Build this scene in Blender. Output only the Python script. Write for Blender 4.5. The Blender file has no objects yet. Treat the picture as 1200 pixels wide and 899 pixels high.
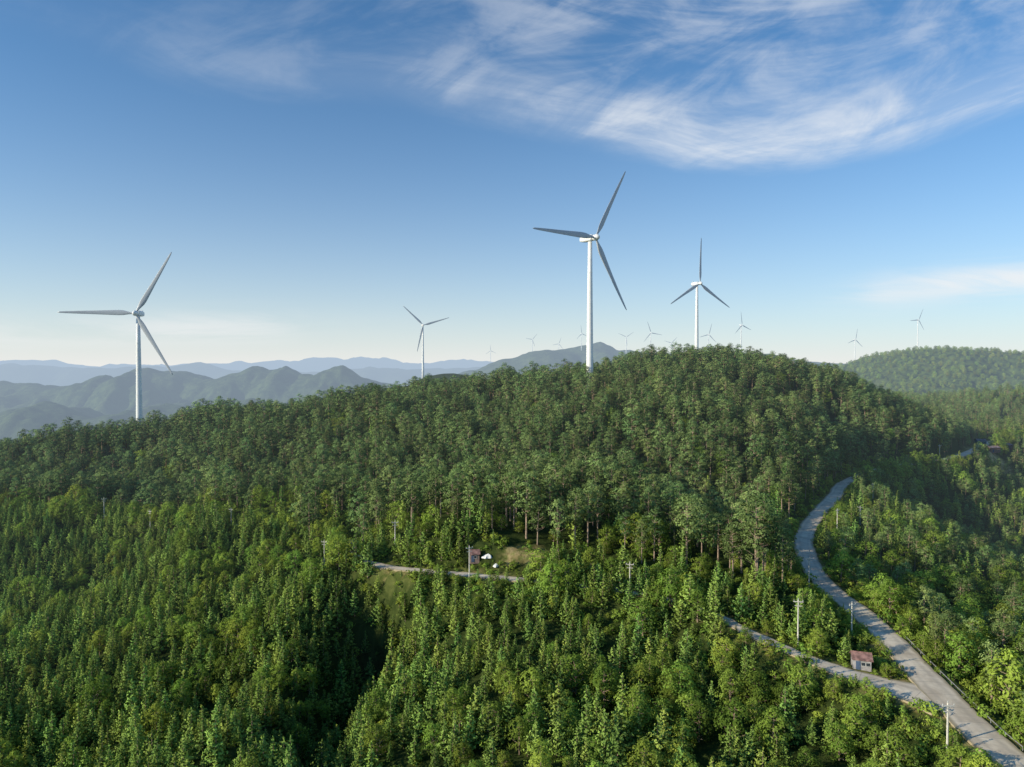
import bpy, math, random
import numpy as np
from mathutils import Vector, Matrix, kdtree
random.seed(7); rng=np.random.default_rng(7)
scn=bpy.context.scene; col=scn.collection
R=math.radians
F=800.0; TH=math.atan(17.5/800)
cT,sT=math.cos(TH),math.sin(TH)
# ---------- camera
cam=bpy.data.cameras.new('camera'); co=bpy.data.objects.new('camera',cam); col.objects.link(co)
co.location=(0,0,0); co.rotation_euler=(math.pi/2-TH,0,0)
cam.sensor_width=36; cam.lens=24; cam.clip_start=1; cam.clip_end=90000
scn.camera=co
def ray(px,py):
    a=(px-600)/F; b=-(py-449.5)/F
    return np.array([a, cT+b*sT, b*cT-sT])
def at(px,py,d):
    r=ray(px,py); return r*(d/r[1])
def atz(px,py,z):
    r=ray(px,py); return r*(z/r[2])
def proj(x,y,z):
    yc=y*cT-z*sT; zc=y*sT+z*cT
    return 600+F*x/yc, 449.5-F*zc/yc
# ---------- noise
def vnoise(x,y,seed=0):
    xi=np.floor(x).astype(np.int64); yi=np.floor(y).astype(np.int64)
    fx=x-xi; fy=y-yi; fx=fx*fx*(3-2*fx); fy=fy*fy*(3-2*fy)
    def h(a,b):
        n=(a*374761393+b*668265263+seed*1442695)&0xffffffff
        n=((n^(n>>13))*1274126177)&0xffffffff
        return ((n^(n>>16))&0xffff)/65535.0
    return (h(xi,yi)*(1-fx)+h(xi+1,yi)*fx)*(1-fy)+(h(xi,yi+1)*(1-fx)+h(xi+1,yi+1)*fx)*fy
def fbm(x,y,o=4,seed=0):
    s=0;a=.5
    for i in range(o):
        s=s+a*(vnoise(x,y,seed+i)-.5)*2; x=x*2.03+17.1; y=y*2.03-9.7; a*=.5
    return s
def sst(a,b,x):
    t=np.clip((x-a)/(b-a),0,1); return t*t*(3-2*t)
# ---------- roads
def catmull(P,step=1.5):
    P=[np.array(p,float) for p in P]; out=[]
    P=[2*P[0]-P[1]]+P+[2*P[-1]-P[-2]]
    for i in range(1,len(P)-2):
        n=max(2,int(np.linalg.norm(P[i+1]-P[i])/step))
        for k in range(n):
            t=k/n
            out.append(.5*((2*P[i])+(-P[i-1]+P[i+1])*t+(2*P[i-1]-5*P[i]+4*P[i+1]-P[i+2])*t*t+(-P[i-1]+3*P[i]-3*P[i+1]+P[i+2])*t**3))
    out.append(P[-2]); return np.array(out)
main_px=[(1290,990,-60),(1195,899,-60),(1150,860,-60),(1108,818,-60),(1078,787,-60),(1050,757,-60),(1025,732,-60),(1000,711,-60),(974,692,-60.5),(956,672,-60.5),(946,652,-60.5),(942,632,-60),(950,613,-59.5),(964,596,-59),(979,580,-58),(990,566,-57.5)]
main_pts=[atz(*p) for p in main_px]
main_pts+= [at(1030,550,388),at(1075,543,408),at(1110,538,425),at(1138,529,462),at(1165,517,520),at(1230,505,580),at(1330,498,640)]
ROAD1=catmull(main_pts)
minor_px=[(1112,826,-60),(1085,816,-60),(1035,801,-60),(985,786,-59.5),(940,768,-59),(885,744,-58.3),(840,722,-57.5),(785,703,-57),(720,691,-56.5),(640,682,-56.5),(560,674,-57),(490,668,-57.3),(440,661,-58),(412,648,-59),(404,632,-60.5),(330,622,-62),(240,612,-63.5),(120,604,-65.5),(0,600,-67),(-120,600,-69)]
ROAD2=catmull([atz(*p) for p in minor_px])
# ---------- terrain
CP=[]
def c(px,py,d,h=8):
    p=at(px,py,d); CP.append((p[0],p[1],p[2]-h))
def w(x,y,z): CP.append((x,y,z))
for a in [(0,899,125,7),(-150,899,125,7),(300,899,112,7),(450,899,112,9),(600,899,105,6),(900,899,104,6),(1060,899,101,6),
 (0,800,165,7),(200,800,152,7),(390,800,158,10),(500,800,136,6),(600,800,131,6),(800,800,129,6),(930,800,131,5),
 (0,720,215,7),(150,720,200,7),(350,720,186,7),(440,715,190,11),(550,710,166,6),(700,725,158,6),(810,745,149,6),
 (0,650,275,7),(150,650,258,7),(300,655,235,7),(390,655,222,8),(-150,650,280,7),
 (150,565,350,10),(280,575,330,10),(0,575,350,10),
 (0,545,395,13),(150,530,410,15),(280,530,375,13),(400,560,295,12),
 (-150,530,450,14),(0,515,450,16),(100,494,450,19),(200,483,450,18),(300,470,455,17),(400,455,460,18),(500,441,465,20),(600,430,468,20),(680,428,475,19),(760,411,490,16),(850,415,482,14),(920,420,472,14),(980,434,468,15),(1030,456,475,15),
 (500,495,365,14),(650,495,350,14),(800,490,340,13),(650,560,272,12),(780,575,258,12),(900,515,325,13),(880,600,250,11),(950,490,385,14),(450,590,265,11),(1000,515,395,14),(560,560,275,12),(400,500,385,13),
 (1060,650,215,9),(1200,605,360,14),(1200,700,190,10),(1100,700,182,9),(1200,800,133,8),(1100,605,330,14),(1070,575,375,13),(1330,700,190,10),(1330,800,130,8),(1330,605,360,14),
 (1200,560,435,13),(1120,503,560,8),(1200,495,640,8),(1200,454,880,8),(1110,464,880,8),(1050,466,850,8),(1330,450,900,8),(1330,520,500,8)]: c(*a)
for a in [(0,40,-68),(-60,50,-72),(60,50,-66),(0,-60,-66),(-200,0,-90),(200,0,-66),(-350,100,-92),(300,100,-66),
 (-320,560,-86),(-320,700,-150),(-180,600,-74),(-120,740,-100),(0,580,-30),(30,720,-60),(110,600,-8),(240,870,12),(300,980,-20),(236,740,0),(-164,1300,-16),(-164,1050,-60),(-500,500,-95),(-550,900,-190),(700,700,-60),(800,300,-60),(700,1100,-90),(350,1300,-90),(100,1100,-60),(-300,1600,-160),(0,1700,-170),(-900,300,-200),(1100,600,-100),(-400,1300,-180)]: w(*a)
for p in ROAD1[::22]: CP.append(tuple(p))
for p in ROAD2[::16]: CP.append(tuple(p))
CP=np.array(CP); S=100.
def kern(r2): return np.where(r2>0,.5*r2*np.log(np.maximum(r2,1e-12)),0)
X0=CP[:,:2]/S; n=len(CP)
K=kern(((X0[:,None]-X0[None])**2).sum(-1))+np.eye(n)*0.012
Pm=np.c_[np.ones(n),X0]; A=np.block([[K,Pm],[Pm.T,np.zeros((3,3))]])
sol=np.linalg.solve(A,np.r_[CP[:,2],0,0,0])
def tps(x,y):
    x=x/S;y=y/S; out=sol[n]+sol[n+1]*x+sol[n+2]*y
    for i in range(n): out=out+sol[i]*kern((x-X0[i,0])**2+(y-X0[i,1])**2)
    return out
def axis(lo,hi,step,far_lo,far_hi):
    a=list(np.arange(lo,hi+.1,step)); s=step*1.3; v=a[-1]
    while v<far_hi: v+=s; a.append(v); s*=1.13
    s=step*1.3; v=a[0]; b=[]
    while v>far_lo: v-=s; b.append(v); s*=1.13
    return np.array(b[::-1]+a)
xs=axis(-430,520,2.5,-40000,40000); ys=axis(40,640,2.5,-3000,60000)
GX,GY=np.meshgrid(xs,ys)
Zt=np.clip(tps(GX,GY),-330,60)
rr=np.hypot(GX-50,GY-500)
Zt=Zt*(1-sst(1000,1900,rr))+(-300)*sst(1000,1900,rr)
Zt=Zt+fbm(GX/38,GY/38,4,3)*2.6+fbm(GX/9,GY/9,2,5)*.5
hm=sst(210,260,GY)*(1-sst(420,470,GY))*(1-sst(150,230,GX))
sp_=1-2*np.abs(fbm(GX/75+GY/260,GY/230,3,61))
Zt=Zt+hm*(sp_-.55)*12
fm=(1-sst(180,230,GY))*(1-sst(40,70,GX))
Zt=Zt+fm*fbm(GX/30+GY/60,GY/55,2,91)*5
def seg_d(x,y,P):
    d=np.full(x.shape,1e9)
    for (ax,ay),(bx_,by_) in zip(P[:-1],P[1:]):
        t=np.clip(((x-ax)*(bx_-ax)+(y-ay)*(by_-ay))/((bx_-ax)**2+(by_-ay)**2),0,1); d=np.minimum(d,np.hypot(x-ax-t*(bx_-ax),y-ay-t*(by_-ay)))
    return d
gp=[at(446,700,190)[:2],at(425,745,176)[:2],at(395,800,158)[:2],at(350,880,128)[:2]]
gd=seg_d(GX,GY,gp); Zt=Zt-11*np.exp(-(gd/8)**2)
gp2=[at(375,680,205)[:2],at(345,740,182)[:2],at(315,800,158)[:2],at(285,880,125)[:2]]
Zt=Zt+6*np.exp(-(seg_d(GX,GY,gp2)/9)**2)
kd=kdtree.KDTree(len(ROAD1)+len(ROAD2))
allr=np.r_[ROAD1,ROAD2]
for i,p in enumerate(allr): kd.insert((p[0],p[1],0),i)
kd.balance()
HW=np.r_[np.full(len(ROAD1),3.1),np.full(len(ROAD2),1.7)]
nf=16
for k in range(nf): HW[len(ROAD1)+k]=1.7+4.0*(1-k/nf)**1.8
HW[len(ROAD1):]+= .18*np.sin(np.arange(len(ROAD2))*.7)+.12*np.sin(np.arange(len(ROAD2))*1.9)
HW[:len(ROAD1)]+= .12*np.sin(np.arange(len(ROAD1))*.5)+.08*np.sin(np.arange(len(ROAD1))*1.7)
def roaddist(x,y):
    d=np.full(len(x),99.); z=np.zeros(len(x))
    for i in range(len(x)):
        _,j,dd=kd.find((x[i],y[i],0))
        d[i]=dd-HW[j]; z[i]=allr[j,2]
    return d,z
m=(np.abs(GX-50)<500)&(GY>40)&(GY<700)
rd,rz=roaddist(GX[m],GY[m])
RD=np.full(GX.shape,99.); RD[m]=rd
ww=1-sst(1.6,9,rd)
Zm=Zt[m]; Zt[m]=Zm*(1-ww)+(rz-.35)*ww
def H(x,y):
    x=np.asarray(x,float);y=np.asarray(y,float)
    i=np.clip(np.searchsorted(xs,x)-1,0,len(xs)-2); j=np.clip(np.searchsorted(ys,y)-1,0,len(ys)-2)
    fx=(x-xs[i])/(xs[i+1]-xs[i]); fy=(y-ys[j])/(ys[j+1]-ys[j])
    return (Zt[j,i]*(1-fx)+Zt[j,i+1]*fx)*(1-fy)+(Zt[j+1,i]*(1-fx)+Zt[j+1,i+1]*fx)*fy
# ---------- node helpers
def mat(name):
    m=bpy.data.materials.new(name); m.use_nodes=True; m.node_tree.nodes.clear(); return m,m.node_tree
def N(nt,t,**k):
    n_=nt.nodes.new(t)
    for a,b in k.items(): setattr(n_,a,b)
    return n_
def M(nt,op,a,b=None,cc=None,clamp=False):
    n_=nt.nodes.new('ShaderNodeMath'); n_.operation=op; n_.use_clamp=clamp
    for i,v in enumerate((a,b,cc)):
        if v is None: continue
        if isinstance(v,(int,float)): n_.inputs[i].default_value=v
        else: nt.links.new(v,n_.inputs[i])
    return n_.outputs[0]
def MIX(nt,f,a,b,bt='MIX'):
    n_=nt.nodes.new('ShaderNodeMix'); n_.data_type='RGBA'; n_.blend_type=bt
    for i,v in ((0,f),(6,a),(7,b)):
        if isinstance(v,(int,float)): n_.inputs[i].default_value=v
        elif isinstance(v,tuple): n_.inputs[i].default_value=(*v[:3],1)
        else: nt.links.new(v,n_.inputs[i])
    return n_.outputs[2]
def NOISE(nt,vec,scale,detail=4,dist=0,rough=.5):
    n_=nt.nodes.new('ShaderNodeTexNoise'); n_.inputs['Scale'].default_value=scale; n_.inputs['Detail'].default_value=detail
    n_.inputs['Distortion'].default_value=dist; n_.inputs['Roughness'].default_value=rough
    nt.links.new(vec,n_.inputs['Vector']); return n_.outputs['Fac']
def RAMP(nt,f,a,b):
    n_=nt.nodes.new('ShaderNodeMapRange'); n_.interpolation_type='SMOOTHSTEP'
    nt.links.new(f,n_.inputs[0]); n_.inputs[1].default_value=a; n_.inputs[2].default_value=b; return n_.outputs[0]
PAINTED_HAZE=(0.44,0.55,0.68)
def finish(nt,shader,painted_haze=True,L=7500.):  # airlight painted into the material as emission, stronger with distance from the origin
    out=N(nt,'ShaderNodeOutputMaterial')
    if painted_haze:
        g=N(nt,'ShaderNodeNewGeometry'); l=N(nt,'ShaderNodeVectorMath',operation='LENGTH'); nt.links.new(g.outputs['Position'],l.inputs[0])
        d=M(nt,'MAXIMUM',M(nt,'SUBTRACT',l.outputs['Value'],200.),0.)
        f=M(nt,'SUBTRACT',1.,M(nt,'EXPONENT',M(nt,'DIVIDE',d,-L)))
        e=N(nt,'ShaderNodeEmission'); e.inputs[0].default_value=(*PAINTED_HAZE,1); e.inputs[1].default_value=1
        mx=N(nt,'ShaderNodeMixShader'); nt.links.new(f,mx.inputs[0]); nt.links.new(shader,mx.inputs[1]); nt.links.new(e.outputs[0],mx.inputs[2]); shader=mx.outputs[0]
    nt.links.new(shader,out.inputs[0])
def simple(name,colr,rough=.6,var=.15,scale=1.5,painted_haze=False,metal=0):
    m,nt=mat(name); p=N(nt,'ShaderNodeBsdfPrincipled'); tc=N(nt,'ShaderNodeTexCoord')
    f=NOISE(nt,tc.outputs['Object'],scale,5)
    a=tuple(x*(1-var) for x in colr); b=tuple(min(1,x*(1+var)) for x in colr)
    nt.links.new(MIX(nt,RAMP(nt,f,.3,.7),a,b),p.inputs['Base Color']); p.inputs['Roughness'].default_value=rough; p.inputs['Metallic'].default_value=metal
    finish(nt,p.outputs[0],painted_haze); return m
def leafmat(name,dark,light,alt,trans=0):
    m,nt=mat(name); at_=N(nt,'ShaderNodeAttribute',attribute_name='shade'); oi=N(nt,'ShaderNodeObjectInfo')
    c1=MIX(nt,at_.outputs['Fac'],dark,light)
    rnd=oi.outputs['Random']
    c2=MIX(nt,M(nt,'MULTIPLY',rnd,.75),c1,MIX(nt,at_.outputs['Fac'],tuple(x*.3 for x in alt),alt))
    r2=M(nt,'FRACT',M(nt,'MULTIPLY',rnd,7.31))
    hs=N(nt,'ShaderNodeHueSaturation'); nt.links.new(c2,hs.inputs['Color']); nt.links.new(M(nt,'MULTIPLY_ADD',r2,.85,.6),hs.inputs['Value'])
    nt.links.new(M(nt,'MULTIPLY_ADD',M(nt,'FRACT',M(nt,'MULTIPLY',rnd,23.7)),.035,.485),hs.inputs['Hue'])
    d=N(nt,'ShaderNodeBsdfDiffuse'); nt.links.new(hs.outputs[0],d.inputs[0]); sh_=d.outputs[0]
    if trans:
        t=N(nt,'ShaderNodeBsdfTranslucent'); nt.links.new(MIX(nt,1.,hs.outputs[0],(1.2,1.1,.5),'MULTIPLY'),t.inputs[0])
        mx=N(nt,'ShaderNodeMixShader'); mx.inputs[0].default_value=trans; nt.links.new(d.outputs[0],mx.inputs[1]); nt.links.new(t.outputs[0],mx.inputs[2]); sh_=mx.outputs[0]
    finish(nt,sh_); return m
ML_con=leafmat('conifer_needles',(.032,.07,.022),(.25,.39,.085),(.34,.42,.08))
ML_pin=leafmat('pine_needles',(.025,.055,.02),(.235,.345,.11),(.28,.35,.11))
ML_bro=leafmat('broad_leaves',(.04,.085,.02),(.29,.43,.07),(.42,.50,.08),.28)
M_bark=simple('bark',(.34,.25,.18),.9,.3,2)
M_white=simple('white_turbine_paint',(.8,.8,.78),.35,.05,.2,True)
M_blade=simple('blade_paint',(.46,.49,.52),.45,.05,.2,True)
M_conc=simple('pole_concrete',(.6,.57,.5),.85,.15,2)
M_metal=simple('galvanised_steel',(.3,.3,.3),.55,.15,3,False,.1)
M_cer=simple('insulator_ceramic',(.5,.5,.48),.3,.1)
M_wall=simple('painted_wall',(.33,.31,.31),.9,.3,1.2)
M_redwall=simple('brick_wall',(.3,.2,.16),.9,.25,2)
M_roof=simple('red_roof',(.25,.14,.12),.9,.5,1.2)
M_dullroof=simple('dull_roof',(.3,.22,.2),.9,.35,1.)
M_door=simple('door_paint',(.08,.12,.2),.5)
M_glass=simple('dark_glass',(.03,.04,.05),.1)
M_frame=simple('window_frame_paint',(.5,.5,.48),.5)
M_tarp=simple('white_tarpaulin',(.75,.75,.73),.6,.12,1.)
M_grey=simple('grey_metal_dark',(.2,.21,.22),.5)
# ground
m,nt=mat('forest_floor'); g=N(nt,'ShaderNodeNewGeometry'); P=g.outputs['Position']
ba=N(nt,'ShaderNodeAttribute',attribute_name='bare'); gr=N(nt,'ShaderNodeAttribute',attribute_name='grassy')
n1=NOISE(nt,P,.35,6,.5,.65); n2=NOISE(nt,P,.05,3)
base=MIX(nt,RAMP(nt,n1,.35,.65),(.02,.032,.01),(.06,.08,.022))
base=MIX(nt,RAMP(nt,n2,.4,.7),base,(.045,.065,.018))
grass=MIX(nt,RAMP(nt,n1,.35,.65),(.12,.15,.035),(.32,.32,.10))
base=MIX(nt,gr.outputs['Fac'],base,grass)
soil=MIX(nt,RAMP(nt,n1,.3,.7),(.32,.21,.10),(.62,.45,.24))
base=MIX(nt,M(nt,'MULTIPLY',ba.outputs['Fac'],RAMP(nt,NOISE(nt,P,.5,5),.36,.6)),base,soil)
p=N(nt,'ShaderNodeBsdfDiffuse'); nt.links.new(base,p.inputs[0])
bp=N(nt,'ShaderNodeBump'); bp.inputs['Distance'].default_value=1.; bp.inputs['Strength'].default_value=.6; nt.links.new(n1,bp.inputs['Height']); nt.links.new(bp.outputs[0],p.inputs['Normal'])
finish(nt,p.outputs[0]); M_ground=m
def hillmat(name,a,b,L,sc,bd=10):
    m,nt=mat(name); g=N(nt,'ShaderNodeNewGeometry'); P=g.outputs['Position']
    n1=NOISE(nt,P,sc,7,.3,.7); n2=NOISE(nt,P,sc*.12,3)
    cc=MIX(nt,RAMP(nt,n1,.35,.65),a,b); cc=MIX(nt,M(nt,'MULTIPLY',RAMP(nt,n2,.55,.75),.5),cc,(.13,.15,.06))
    p=N(nt,'ShaderNodeBsdfDiffuse'); nt.links.new(cc,p.inputs[0])
    bp=N(nt,'ShaderNodeBump'); bp.inputs['Distance'].default_value=bd; bp.inputs['Strength'].default_value=.8; nt.links.new(n1,bp.inputs['Height']); nt.links.new(bp.outputs[0],p.inputs['Normal'])
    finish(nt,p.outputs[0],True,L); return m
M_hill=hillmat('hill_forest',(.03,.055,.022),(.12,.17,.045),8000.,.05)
M_hill2=hillmat('painted_haze_hill_forest',(.03,.052,.03),(.085,.12,.05),5600.,.03,8)
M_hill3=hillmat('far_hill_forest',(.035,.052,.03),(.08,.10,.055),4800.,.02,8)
# road
m,nt=mat('concrete_road'); g=N(nt,'ShaderNodeNewGeometry'); P=g.outputs['Position']; uv=N(nt,'ShaderNodeUVMap',uv_map='UVMap'); sx=N(nt,'ShaderNodeSeparateXYZ'); nt.links.new(uv.outputs[0],sx.inputs[0])
n1=NOISE(nt,P,.22,6,.4,.62); n2=NOISE(nt,P,2.5,4)
cc=MIX(nt,RAMP(nt,n1,.32,.68),(.58,.48,.36),(.88,.76,.59)); cc=MIX(nt,M(nt,'MULTIPLY',n2,.3),cc,(.42,.35,.26))
j=M(nt,'LESS_THAN',M(nt,'FRACT',M(nt,'DIVIDE',sx.outputs[0],5.)),.03); cc=MIX(nt,M(nt,'MULTIPLY',j,.35),cc,(.2,.18,.16))
ed=M(nt,'ABSOLUTE',sx.outputs[1]); cc=MIX(nt,M(nt,'MULTIPLY',RAMP(nt,M(nt,'ADD',ed,M(nt,'MULTIPLY',n1,.7)),1.05,1.35),.8),cc,(.3,.25,.15))
tk=M(nt,'ABSOLUTE',M(nt,'SUBTRACT',ed,.42)); tk=M(nt,'SUBTRACT',1.,RAMP(nt,tk,.0,.22)); cc=MIX(nt,M(nt,'MULTIPLY',tk,.22),cc,(.32,.29,.25))
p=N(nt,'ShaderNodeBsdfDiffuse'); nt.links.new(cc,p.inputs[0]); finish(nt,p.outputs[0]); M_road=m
# ---------- mesh helper
def link(name,me,ma,parent=None):
    o=bpy.data.objects.new(name,me); col.objects.link(o)
    if ma: me.materials.append(ma)
    if parent: o.parent=parent
    return o
class MB:
    def __init__(s): s.v=[];s.f=[]
    def add(s,v,f):
        b=len(s.v); s.v+= [tuple(q) for q in v]; s.f+=[tuple(b+i for i in q) for q in f]; return s
    def box(s,cx,cy,cz,sx,sy,sz,rot=None):
        v=[Vector((a*sx/2,b*sy/2,c_*sz/2)) for a in(-1,1) for b in(-1,1) for c_ in(-1,1)]
        if rot: v=[rot@q for q in v]
        v=[q+Vector((cx,cy,cz)) for q in v]
        return s.add(v,[(0,1,3,2),(4,6,7,5),(0,4,5,1),(2,3,7,6),(0,2,6,4),(1,5,7,3)])
    def tube(s,pts,rads,n_=8,cap=True):
        pts=[Vector(q) for q in pts]; v=[]
        for i,q in enumerate(pts):
            d=(pts[min(i+1,len(pts)-1)]-pts[max(i-1,0)]).normalized()
            u=d.orthogonal().normalized() if abs(d.z)<.99 else Vector((1,0,0)); w_=d.cross(u)
            for k in range(n_):
                a=2*math.pi*k/n_; v.append(q+(u*math.cos(a)+w_*math.sin(a))*rads[i])
        f=[]
        for i in range(len(pts)-1):
            for k in range(n_): f.append((i*n_+k,i*n_+(k+1)%n_,(i+1)*n_+(k+1)%n_,(i+1)*n_+k))
        if cap: f.append(tuple(range(n_))[::-1]); f.append(tuple((len(pts)-1)*n_+k for k in range(n_)))
        return s.add(v,f)
    def mesh(s,name,smooth=False):
        me=bpy.data.meshes.new(name); me.from_pydata(s.v,[],s.f); me.update()
        if smooth: me.polygons.foreach_set('use_smooth',[True]*len(me.polygons))
        return me
    def build(s,name,ma,parent=None,smooth=False): return link(name,s.mesh(name,smooth),ma,parent)
def tag(o,label=None,cat=None,group=None,kind=None):
    if label:o['label']=label
    if cat:o['category']=cat
    if group:o['group']=group
    if kind:o['kind']=kind
    return o
def empty(name,loc,rz=0):
    o=bpy.data.objects.new(name,None); col.objects.link(o); o.location=loc; o.rotation_euler=(0,0,rz); o.empty_display_size=.5; return o
# ---------- ground mesh
bare=np.zeros(GX.shape); grassy=(1-sst(.3,4,RD))*.7
PATCH=[(atz(622,649,-53),4.6,.7),(atz(600,666,-57),3,.8),(at(1160,524,470),14,.9),(at(1045,520,440),6,.8)]
for q,r,a in PATCH:
    k=1-sst(r*.5,r*1.2,np.hypot(GX-q[0],GY-q[1])); bare=np.maximum(bare,k*a); grassy=np.maximum(grassy,k*.9)
bare=np.maximum(bare,(1-sst(.0,1.6,RD))*.6)
ny,nx=GX.shape
V=np.stack([GX,GY,Zt],-1).reshape(-1,3)
idx=np.arange(nx*ny).reshape(ny,nx)
Fq=np.stack([idx[:-1,:-1],idx[:-1,1:],idx[1:,1:],idx[1:,:-1]],-1).reshape(-1,4)
def gridmesh(name,V,Fq):
    me=bpy.data.meshes.new(name); me.vertices.add(len(V)); me.vertices.foreach_set('co',V.astype(np.float32).ravel())
    me.loops.add(Fq.size); me.loops.foreach_set('vertex_index',Fq.astype(np.int32).ravel())
    me.polygons.add(len(Fq)); me.polygons.foreach_set('loop_start',np.arange(0,Fq.size,4,dtype=np.int32)); 
    me.update(calc_edges=True); me.validate(); return me
me=gridmesh('ground',V,Fq); me.polygons.foreach_set('use_smooth',[True]*len(me.polygons))
for nm,ar in (('bare',bare),('grassy',grassy)):
    a_=me.attributes.new(nm,'FLOAT','POINT'); a_.data.foreach_set('value',ar.astype(np.float32).ravel())
tag(link('ground',me,M_ground),kind='structure')
# ---------- roads mesh
def road(name,P,hw,lift):
    mb=MB(); s=0; uvs=[]; nP=len(P); prof=[(-1.03,-.9),(-1.0,0),(-.5,.03),(0,.05),(.5,.03),(1.0,0),(1.03,-.9)]
    for i in range(nP):
        t=P[min(i+1,nP-1)]-P[max(i-1,0)]; t=t/np.linalg.norm(t[:2]); nrm=np.array([t[1],-t[0]])
        if i: s+=np.linalg.norm(P[i]-P[i-1])
        for a,dz in prof:
            mb.v.append((P[i][0]+nrm[0]*a*hw[i],P[i][1]+nrm[1]*a*hw[i],P[i][2]+dz+lift)); uvs.append((s,a))
    k=len(prof)
    for i in range(nP-1):
        for j in range(k-1): mb.f.append((i*k+j,i*k+j+1,(i+1)*k+j+1,(i+1)*k+j))
    me=mb.mesh(name,False); ul=me.uv_layers.new(name='UVMap')
    for l in me.loops: ul.data[l.index].uv=uvs[l.vertex_index]
    return tag(link(name,me,M_road),kind='structure')
road('road',ROAD1,HW[:len(ROAD1)],0.0)
road('road',ROAD2,HW[len(ROAD1):],-0.065)
# ---------- far hills
RIDGES=[]
def ridge(prof,D,W,base,seed,amp,nx_,ny_,ma,rug=.35):
    zz=[(432-p[1])/F*D for p in prof]; xw=[(p[0]-600)/F*D for p in prof]
    def f(x,y):
        pr=np.interp(x,xw,zz); fr=1/(W*.55)
        pr=pr+fbm(x*fr*2.3,y*0+seed,4,seed+5)*amp*.9
        yy=y+fbm(x*fr*.8,y*fr*.8,3,seed+9)*W*rug
        b=np.exp(-((yy-D)/W)**2)
        spur=1-np.abs(fbm(x*fr*1.6,y*fr*.9,4,seed))*1.0
        flank=np.clip(1-b,0,1)
        return (pr-base)*(b*(1-.75*flank*(1-spur)*2.2))+base+ fbm(x*fr*5,y*fr*5,5,seed+3)*amp
    gx=np.linspace(xw[0],xw[-1],nx_); gy=np.linspace(D-2.2*W,D+1.6*W,ny_); X,Y=np.meshgrid(gx,gy)
    Z=f(X,Y); i=np.arange(nx_*ny_).reshape(ny_,nx_)
    me=gridmesh('hills',np.stack([X,Y,Z],-1).reshape(-1,3),np.stack([i[:-1,:-1],i[:-1,1:],i[1:,1:],i[1:,:-1]],-1).reshape(-1,4))
    me.polygons.foreach_set('use_smooth',[True]*len(me.polygons))
    tag(link('hills',me,ma),kind='structure'); RIDGES.append((f,xw,D,W)); return f
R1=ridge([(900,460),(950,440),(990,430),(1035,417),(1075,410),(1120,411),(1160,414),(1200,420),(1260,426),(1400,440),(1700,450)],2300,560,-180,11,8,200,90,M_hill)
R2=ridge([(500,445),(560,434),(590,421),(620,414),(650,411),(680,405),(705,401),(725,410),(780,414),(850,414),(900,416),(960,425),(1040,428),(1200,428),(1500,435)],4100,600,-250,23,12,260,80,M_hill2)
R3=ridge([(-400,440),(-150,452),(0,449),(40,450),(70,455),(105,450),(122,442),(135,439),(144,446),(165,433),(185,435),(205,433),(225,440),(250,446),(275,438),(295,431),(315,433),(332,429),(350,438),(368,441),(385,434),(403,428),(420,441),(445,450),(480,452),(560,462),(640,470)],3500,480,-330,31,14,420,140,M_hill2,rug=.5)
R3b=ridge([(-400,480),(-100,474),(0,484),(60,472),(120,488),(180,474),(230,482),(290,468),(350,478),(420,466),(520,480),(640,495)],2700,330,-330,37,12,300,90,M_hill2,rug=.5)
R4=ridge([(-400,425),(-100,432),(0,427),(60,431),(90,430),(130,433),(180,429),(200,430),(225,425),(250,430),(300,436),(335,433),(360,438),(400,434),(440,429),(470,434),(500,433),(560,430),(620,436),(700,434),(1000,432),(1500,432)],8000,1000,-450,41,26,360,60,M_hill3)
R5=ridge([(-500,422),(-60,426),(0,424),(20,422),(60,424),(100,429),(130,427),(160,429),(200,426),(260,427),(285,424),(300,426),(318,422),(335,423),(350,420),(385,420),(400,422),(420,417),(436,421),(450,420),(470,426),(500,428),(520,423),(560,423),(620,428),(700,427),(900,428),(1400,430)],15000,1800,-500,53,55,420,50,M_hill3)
def HH(x,y):
    z=float(H([x],[y])[0])
    for f,xw,D,W in RIDGES:
        if xw[0]<x<xw[-1] and D-2.2*W<y<D+1.6*W: z=max(z,float(f(np.array([x]),np.array([float(y)]))[0]))
    return z
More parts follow.
